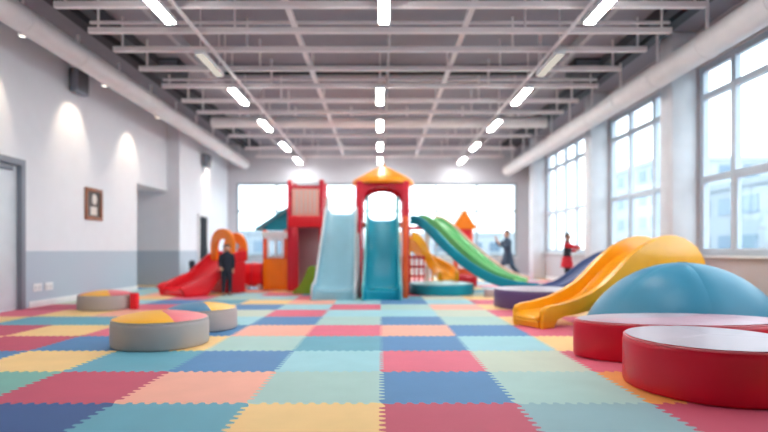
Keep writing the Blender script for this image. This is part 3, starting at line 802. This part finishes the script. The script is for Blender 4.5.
# ------------------------------------------------------------------ right group: long teal slide, green slide, yellow curved slide, house
def along(a, b, prof):
    a, b = Vector(a), Vector(b)
    return [(a.x+(b.x-a.x)*f, a.y+(b.y-a.y)*f, z) for f, z in prof]
PR = [(0, 1.9), (.06, 1.87), (.16, 1.62), (.28, 1.22), (.42, .82), (.57, .5), (.72, .3), (.86, .2), (1, .17)]
slide('long_slide', 'long curving teal slide running right from the middle tower', along((.92, 14.05, 0), (3.95, 12.75, 0), PR), .5, .17, M['tealpale'], M['teal'], M['teal'], .06, legs=((.92, 0),), lat=(.386, .923, 0), h2=.07)
PG = [(0, 2.1), (.09, 2.06), (.2, 1.84), (.34, 1.46), (.5, 1.06), (.66, .7), (.82, .42), (1, .26)]
slide('long_slide', 'green slide with a peach rail behind the long teal slide', along((1.5, 16.4, 0), (3.85, 14.1, 0), PG), .74, .15, M['green'], M['green'], M['peach'], .06, legs=((.93, 0),), lat=(.695, .719, 0))
t = thing('rear_deck', 'red deck on posts behind the long teal slide', 'play deck', (1.2, 16.65, 0))
bm = NB(); box(bm, .85, 1.6, 16.42, 17.1, 1.8, 1.9, .015); obj('deck', bm, M['crimson'], t)
for x in (.92, 1.53):
    for y in (16.5, 17.03):
        bm = NB(); box(bm, x-.05, x+.05, y-.05, y+.05, 0, 1.8, .012); obj('leg', bm, M['palegrey'], t)
bm = NB(); box(bm, 1.5, 1.56, 16.47, 16.53, 1.9, 2.2, .01); obj('post', bm, M['peach'], t)
cp = [(.76, 15.5, 1.5), (.98, 15.7, 1.36), (1.24, 15.85, 1.04), (1.52, 15.85, .78), (1.76, 15.7, .6), (1.92, 15.45, .46), (1.97, 15.15, .36), (1.97, 14.85, .3)]
slide('curved_slide', 'yellow curved slide turning towards the teal round platform', cp, .42, .22, M['yellow'], M['yellow'], None, .09, legs=((.03, 0), (.55, 0), (.95, 0)))
t = thing('playhouse', 'small red playhouse tower with a pointed orange roof behind the green slide', 'playhouse', (2.72, 16.85, 0))
x0, x1, y0, y1 = 2.44, 3.0, 16.6, 17.15
for x in (x0, x1-.08):
    for y in (y0, y1-.08):
        bm = NB(); box(bm, x, x+.08, y, y+.08, 0, 1.85, .012); obj('post', bm, M['orangered'], t)
bm = NB(); box(bm, x0+.02, x1-.02, y0+.02, y1-.02, 1.12, 1.84, .012); obj('body', bm, M['redp'], t)
bm = NB(); box(bm, x0+.02, x1-.02, y0+.02, y1-.02, .05, .55, .012); obj('base_panel', bm, M['orangered'], t)
bm = NB(); prism(bm, [(x0-.1, 1.82), (x1+.1, 1.82), (x1+.1, 1.88), ((x0+x1)/2+.03, 2.42), ((x0+x1)/2-.03, 2.42), (x0-.1, 1.88)], (0, y1+.06, 0), (1, 0, 0), (0, 0, 1), y1-y0+.12, .012, 1); obj('roof', bm, M['orange'], t)
t = thing('foam_roll', 'dark red foam roll on the floor under the green slide', 'foam roll', (2.7, 16.1, 0))
bm = NB(); tube(bm, [(2.38, 16.1, .19), (2.41, 16.1, .19), (2.99, 16.1, .19), (3.02, 16.1, .19)], [.15, .19, .19, .15], 24); obj('roll', bm, M['crimson'], t)
bm = NB(); tube(bm, [(3.015, 16.1, .19), (3.03, 16.1, .19)], .08, 16); obj('end_patch', bm, M['redp'], t)
t = thing('foam_block', 'small white foam block in front of the long teal slide', 'foam block', (2.7, 12.55, 0))
bm = NB(); box(bm, 2.55, 2.85, 12.45, 12.68, 0, .19, .03); obj('body', bm, M['whitevinyl'], t)
bm = NB(); box(bm, 2.58, 2.82, 12.48, 12.65, .186, .196, .004, 1); obj('top_panel', bm, M['white'], t)
# slate blue ramp slide behind the purple platform
slide('ramp_slide', 'slate blue slide behind the yellow slide, sloping towards the purple platform', [(5.6, 12.0, 1.0), (5.3, 12.0, .98), (5.0, 12.0, .82), (4.65, 11.95, .56), (4.3, 11.9, .33), (4.0, 11.85, .22), (3.7, 11.8, .17)], .55, .14, M['navyslide'], M['navyslide'], None, .06, legs=((.12, 0), (.9, 0)))

# ------------------------------------------------------------------ people
def skinned(name, chains, m, parent, sub=2):
    """chains: list of (points [(x,y,z,r)...], attach) joined where points coincide; local to parent"""
    bm = NB(); lay = bm.verts.layers.skin.verify()
    V = {}
    def vt(p):
        k = tuple(round(c, 4) for c in p[:3])
        if k not in V:
            v = bm.verts.new(p[:3]); rr = p[3] if isinstance(p[3], tuple) else (p[3], p[3]); v[lay].radius = rr
            V[k] = v
        return V[k]
    for c in chains:
        for a, b in zip(c, c[1:]):
            va, vb = vt(a), vt(b)
            if bm.edges.get((va, vb)) is None: bm.edges.new((va, vb))
    seen = set()
    for c in chains:
        v = vt(c[0])
        if v in seen: continue
        v[lay].use_root = True; st = [v]
        while st:
            q = st.pop()
            if q in seen: continue
            seen.add(q); st += [e.other_vert(q) for e in q.link_edges]
    me = bpy.data.meshes.new(name); bm.to_mesh(me); bm.free()
    tmp = bpy.data.objects.new(name+'_tmp', me); C.objects.link(tmp)
    md = tmp.modifiers.new('s', 'SKIN'); md.use_smooth_shade = True; md.branch_smoothing = .6
    sb = tmp.modifiers.new('u', 'SUBSURF'); sb.levels = sub; sb.render_levels = sub
    dg = bpy.context.evaluated_depsgraph_get()
    nm = bpy.data.meshes.new_from_object(tmp.evaluated_get(dg))
    nm.name = name; nm.materials.clear(); nm.materials.append(m)
    for p in nm.polygons: p.use_smooth = True
    bpy.data.objects.remove(tmp); bpy.data.meshes.remove(me)
    o = bpy.data.objects.new(name, nm); C.objects.link(o); o.parent = parent
    return o

def V3(*a): return Vector(a)
def person(label, loc, rotz, ht, pose, top_m, leg_m, sleeve_m=None, coat=0, skirt=None, child=False, shoe_m=None):
    """front of the body is local -Y; pose gives limb joints in fractions of the height"""
    t = thing('person', label, 'person', loc, rotz)
    k = ht
    hr = .078 if child else .066
    lean = pose.get('lean', 0)
    pel = V3(0, 0, .53); wa = V3(0, -lean*.3, .61); chs = V3(0, -lean*.8, .72); nk = V3(0, -lean, .83); hd = V3(0, -lean*1.1-.005, .922 if not child else .905)
    P = lambda v, r: (v.x*k, v.y*k, v.z*k, tuple(q*k for q in r) if isinstance(r, tuple) else r*k)
    body = [[P(pel, (.075, .055)), P(wa, (.068, .05)), P(chs, (.075, .05)), P(nk-V3(0, 0, .015), .03), P(nk+V3(0, 0, .012), .028), P(hd-V3(0, 0, hr*.62), (hr*.66, hr*.76)), P(hd, (hr*.88, hr*.98)), P(hd+V3(0, .005, hr*.72), (hr*.72, hr*.8))]]
    body.append([P(hd, (hr*.88, hr*.98)), P(hd+V3(0, -hr*1.02, -.006), hr*.15)])     # nose
    for s in (-1, 1): body.append([P(hd, (hr*.88, hr*.98)), P(hd+V3(s*hr*.92, .004, -.006), hr*.18)])   # ears
    arms = {}
    for s, key in ((-1, 'arm_r'), (1, 'arm_l')):
        sh = chs+V3(s*.105, 0, .065); el, wr, hn = [V3(*q) for q in pose[key]]
        arms[s] = (sh, el, wr, hn)
        body.append([P(chs, (.075, .05)), P(sh, .034), P(sh.lerp(el, .5), .034), P(el, .028), P(el.lerp(wr, .4), .027), P(wr, .019), P(wr.lerp(hn, .55), (.026, .014)), P(hn, (.024, .012))])
        f = (hn-wr).normalized(); side = f.cross(V3(0, 1, 0) if abs(f.y) < .8 else V3(0, 0, 1)).normalized()
        curl = f.cross(side).normalized()*(.35)
        for q, ln in zip((-1.4, -.45, .5, 1.4), (.034, .042, .04, .03)):
            b0 = hn-f*.012+side*q*.011
            body.append([P(b0, .0075), P(b0+f*ln*.55, .0068), P(b0+(f+curl*.6).normalized()*ln*.95, .006), P(b0+(f+curl*1.2).normalized()*ln*1.2, .005)])
        b0 = wr.lerp(hn, .5)+side*-.014
        body.append([P(b0, .009), P(b0+(f*.6-side).normalized()*.024, .008), P(b0+(f-side*.7).normalized()*.042, .0065)])
    legs = {}
    for s, key in ((-1, 'leg_r'), (1, 'leg_l')):
        hip = pel+V3(s*.05, 0, -.02); kn, an, toe = [V3(*q) for q in pose[key]]
        legs[s] = (hip, kn, an, toe)
        body.append([P(pel, (.075, .055)), P(hip, .058), P(hip.lerp(kn, .5), .05), P(kn, .036), P(kn.lerp(an, .35), .036), P(an, .022), P(toe, (.024, .016))])
    bo = skinned('body', body, M['skin'], t)
    # clothing: torso of oval rings, open at the hem, then a sleeve along each arm
    def cen(z):
        if z <= pel.z: return V3(0, .008, z)
        for a, b in ((pel, wa), (wa, chs), (chs, nk)):
            if z <= b.z: return a.lerp(b, (z-a.z)/(b.z-a.z))
        return V3(0, nk.y, z)
    prof = ([(.34, .118, .1), (.4, .112, .095), (.46, .108, .086)] if coat else [(.475, .102, .08)]) + [(.53, .1, .076), (.6, .09, .068), (.68, .099, .071), (.74, .112, .073), (.778, .113, .066), (.805, .092, .057), (.822, .062, .047), (.838, .044, .042), (.852, .041, .041)]
    bm = NB(); rs = []
    for z, rx, ry in prof:
        c0 = cen(z); rs.append([Vector(((c0.x+rx*math.cos(2*PI*q/28))*k, (c0.y+ry*math.sin(2*PI*q/28))*k, z*k)) for q in range(28)])
    z, rx, ry = prof[-1]; c0 = cen(z); rs.append([Vector(((c0.x+rx*.82*math.cos(2*PI*q/28))*k, (c0.y+ry*.82*math.sin(2*PI*q/28))*k, (z-.01)*k)) for q in range(28)])
    rings(bm, rs, True, False)
    obj('coat' if coat else 'jacket', bm, top_m, t, world=False, smooth=80)
    for s in (-1, 1):
        sh, el, wr, hn = arms[s]
        skinned('sleeve', [[P(sh+V3(-s*.03, 0, -.012), .05), P(sh+V3(0, 0, -.012), .053), P(sh.lerp(el, .5), .046), P(el, .04), P(el.lerp(wr, .5), .036), P(el.lerp(wr, .96), .031)]], sleeve_m or top_m, t)
    bm = NB()
    rings(bm, [[Vector((rx*k*math.cos(2*PI*q/24), ry*k*math.sin(2*PI*q/24)+.004*k, z*k)) for q in range(24)] for z, rx, ry in ((.455, .06, .06), (.47, .093, .072), (.5, .097, .073), (.56, .092, .07))])
    for s in (-1, 1):
        hip, kn, an, toe = legs[s]
        pts = spline([(hip+V3(0, 0, .005))*k, hip.lerp(kn, .5)*k, kn*k, kn.lerp(an, .5)*k, (kn.lerp(an, .97))*k], 4)
        n = len(pts)-1; R5 = (.062, .056, .045, .041, .034)
        tube(bm, pts, [k*(R5[min(3, int(q*4/n))]*(1-(q*4/n-min(3, int(q*4/n))))+R5[min(3, int(q*4/n))+1]*(q*4/n-min(3, int(q*4/n)))) for q in range(n+1)], 16)
    obj('trousers', bm, leg_m, t, world=False, smooth=80)
    if skirt:
        bm = NB(); lathe(bm, [(.104*k, .56*k), (.11*k, .53*k), (.128*k, .44*k), (.142*k, .36*k), (.136*k, .36*k), (.1*k, .5*k), (.094*k, .56*k)], (0, 0, 0), 28, 1, .8); obj('skirt', bm, skirt, t, world=False)
    for s in (-1, 1):
        hip, kn, an, toe = legs[s]; d = (toe-an); d.z = 0; d.normalize()
        z = min(an.z, toe.z)
        skinned('shoe', [[P(an+V3(0, 0, .004), .028), P(an-d*.012+V3(0, 0, -.016), (.03, .024)), P((an+toe)/2+V3(0, 0, -.008), (.03, .023)), P(toe+V3(0, 0, .004), (.028, .018))]], shoe_m or M['black'], t)
    # hair cap
    hp = hd*k; R = hr*k
    bm = NB()
    bmesh.ops.create_uvsphere(bm, u_segments=28, v_segments=18, radius=1)
    for v in list(bm.verts):
        if v.co.z < -.62 or (v.co.y < .1 and v.co.z < -.15) or (v.co.y < -.45 and v.co.z < .42): bm.verts.remove(v)
    for v in bm.verts: v.co = Vector((v.co.x*R*.9, v.co.y*R*.95+R*.09, v.co.z*R*1.08+R*.12))+hp
    obj('hair', bm, M['hair'], t, world=False)
    for s in (-1, 1):
        bm = NB(); bmesh.ops.create_uvsphere(bm, u_segments=10, v_segments=8, radius=R*.1)
        bm.transform(Matrix.Translation(hp+Vector((s*R*.32, -R*.84, R*.08)))); obj('eye', bm, M['eye'], t, world=False)
    bm = NB(); tube(bm, [hp+Vector((x*R*.26, -R*(.76-.06*abs(x)), -R*.44)) for x in (-1, -.4, .4, 1)], R*.05, 6); obj('mouth', bm, M['lip'], t, world=False)
    return t

# child by the red slide
person('child in dark clothes standing beside the wide red slide', (-3.88, 13.04, 0), math.radians(20), 1.3,
       dict(arm_r=((-.125, .0, .63), (-.115, -.06, .53), (-.105, -.1, .51)), arm_l=((.125, .01, .62), (.12, -.02, .5), (.12, -.035, .455)),
            leg_r=((-.055, -.005, .28), (-.06, .01, .045), (-.065, -.07, .018)), leg_l=((.055, -.005, .28), (.055, .012, .045), (.06, -.068, .018)), lean=.01),
       M['navy'], M['navy'], child=True)
# adult in a slate coat striding left, forearms raised
person('person in a long slate coat striding by the back window with forearms raised', (px(508, 18.2), 18.2, 0), math.radians(-76), 1.86,
       dict(arm_r=((-.12, -.12, .7), (-.1, -.19, .8), (-.1, -.2, .85)), arm_l=((.12, -.12, .66), (.1, -.24, .73), (.1, -.265, .78)),
            leg_r=((-.05, -.1, .3), (-.05, -.075, .05), (-.05, -.15, .018)), leg_l=((.05, .07, .3), (.05, .24, .1), (.05, .215, .03)), lean=.02),
       M['slate'], M['slate'], coat=.2)
# person in black and red by the right windows
person('person in a black vest with red sleeves and red skirt by the right windows', (px(567, 15.9), 15.9, 0), math.radians(62), 1.68,
       dict(arm_r=((-.12, -.12, .74), (-.1, -.25, .73), (-.1, -.3, .73)), arm_l=((.15, -.06, .66), (.13, -.16, .68), (.12, -.2, .7)),
            leg_r=((-.055, -.01, .28), (-.055, .03, .045), (-.06, -.045, .018)), leg_l=((.055, -.02, .28), (.055, .01, .045), (.06, -.065, .018)), lean=.01),
       M['black'], M['black'], sleeve_m=M['redcloth'], skirt=M['redcloth'])

# ------------------------------------------------------------------ outside
bm = NB(); box(bm, -70, 120, YB+.3, 160, -.6, -.35); box(bm, XR+.3, 120, -60, YB+.3, -.6, -.35)
struct('ground', bm, M['asphalt'], 'pale paved ground outside the windows', cat='ground')
def building(label, x0, x1, y0, y1, h, m, fl=3.2):
    t = thing('office_building', label, 'building', ((x0+x1)/2, (y0+y1)/2, -.35))
    bm = NB(); box(bm, x0, x1, y0, y1, -.35, h); obj('walls', bm, m, t, 0)
    bm = NB(); box(bm, x0-.2, x1+.2, y0-.2, y1+.2, h-.1, h+.5); obj('parapet', bm, m, t, 0)
    n = max(1, round(h/fl))
    for q in range(n):
        bm = NB(); z = q*h/n+.9
        for j in range(int((y1-y0)/3)): box(bm, x0-.08, x0+.1, y0+.8+j*3, y0+2.6+j*3, z, z+1.5)
        for j in range(int((x1-x0)/3)): box(bm, x0+.8+j*3, x0+2.6+j*3, y0-.08, y0+.1, z, z+1.5)
        obj('window_row', bm, M['facadeglass'], t, 0)
building('low pale office block outside the nearest right window', 26, 40, 14, 33, 5.2, M['facade2'])
building('low grey block beyond the middle right window', 30, 46, 37, 56, 6.5, M['facade'])
building('tall pale block far beyond the far right window', 34, 48, 62, 80, 12, M['facade2'])
building('low grey block outside the back window, left of the towers', -24, -8, 70, 84, 3.4, M['facade'])
building('low pale block outside the back window, right of the towers', 2, 22, 84, 96, 3.6, M['facade2'])

# ------------------------------------------------------------------ world, camera
w = bpy.data.worlds.new('sky'); S.world = w; w.use_nodes = True
bg = w.node_tree.nodes['Background']; bg.inputs['Color'].default_value = (.84, .93, 1.0, 1); bg.inputs['Strength'].default_value = 1.4

cam = bpy.data.cameras.new('camera'); co = bpy.data.objects.new('camera', cam); C.objects.link(co)
co.location = (0, 0, H); co.rotation_euler = (PI/2, 0, 0)
cam.sensor_width = 36; cam.lens = 36*FX/768
cam.shift_x = (384-CX)/768; cam.shift_y = (CY-216)/768
cam.clip_end = 500
cam.dof.use_dof = True; cam.dof.focus_distance = 4.3; cam.dof.aperture_fstop = .56
S.camera = co
S.view_settings.view_transform = 'Standard'; S.view_settings.look = 'None'
S.view_settings.exposure = 1.8; S.view_settings.gamma = 1; S.view_settings.use_curve_mapping = False
S.cycles.use_denoising = True
S.cycles.max_bounces = 10; S.cycles.diffuse_bounces = 6; S.cycles.transparent_max_bounces = 16
S.cycles.sample_clamp_indirect = 6
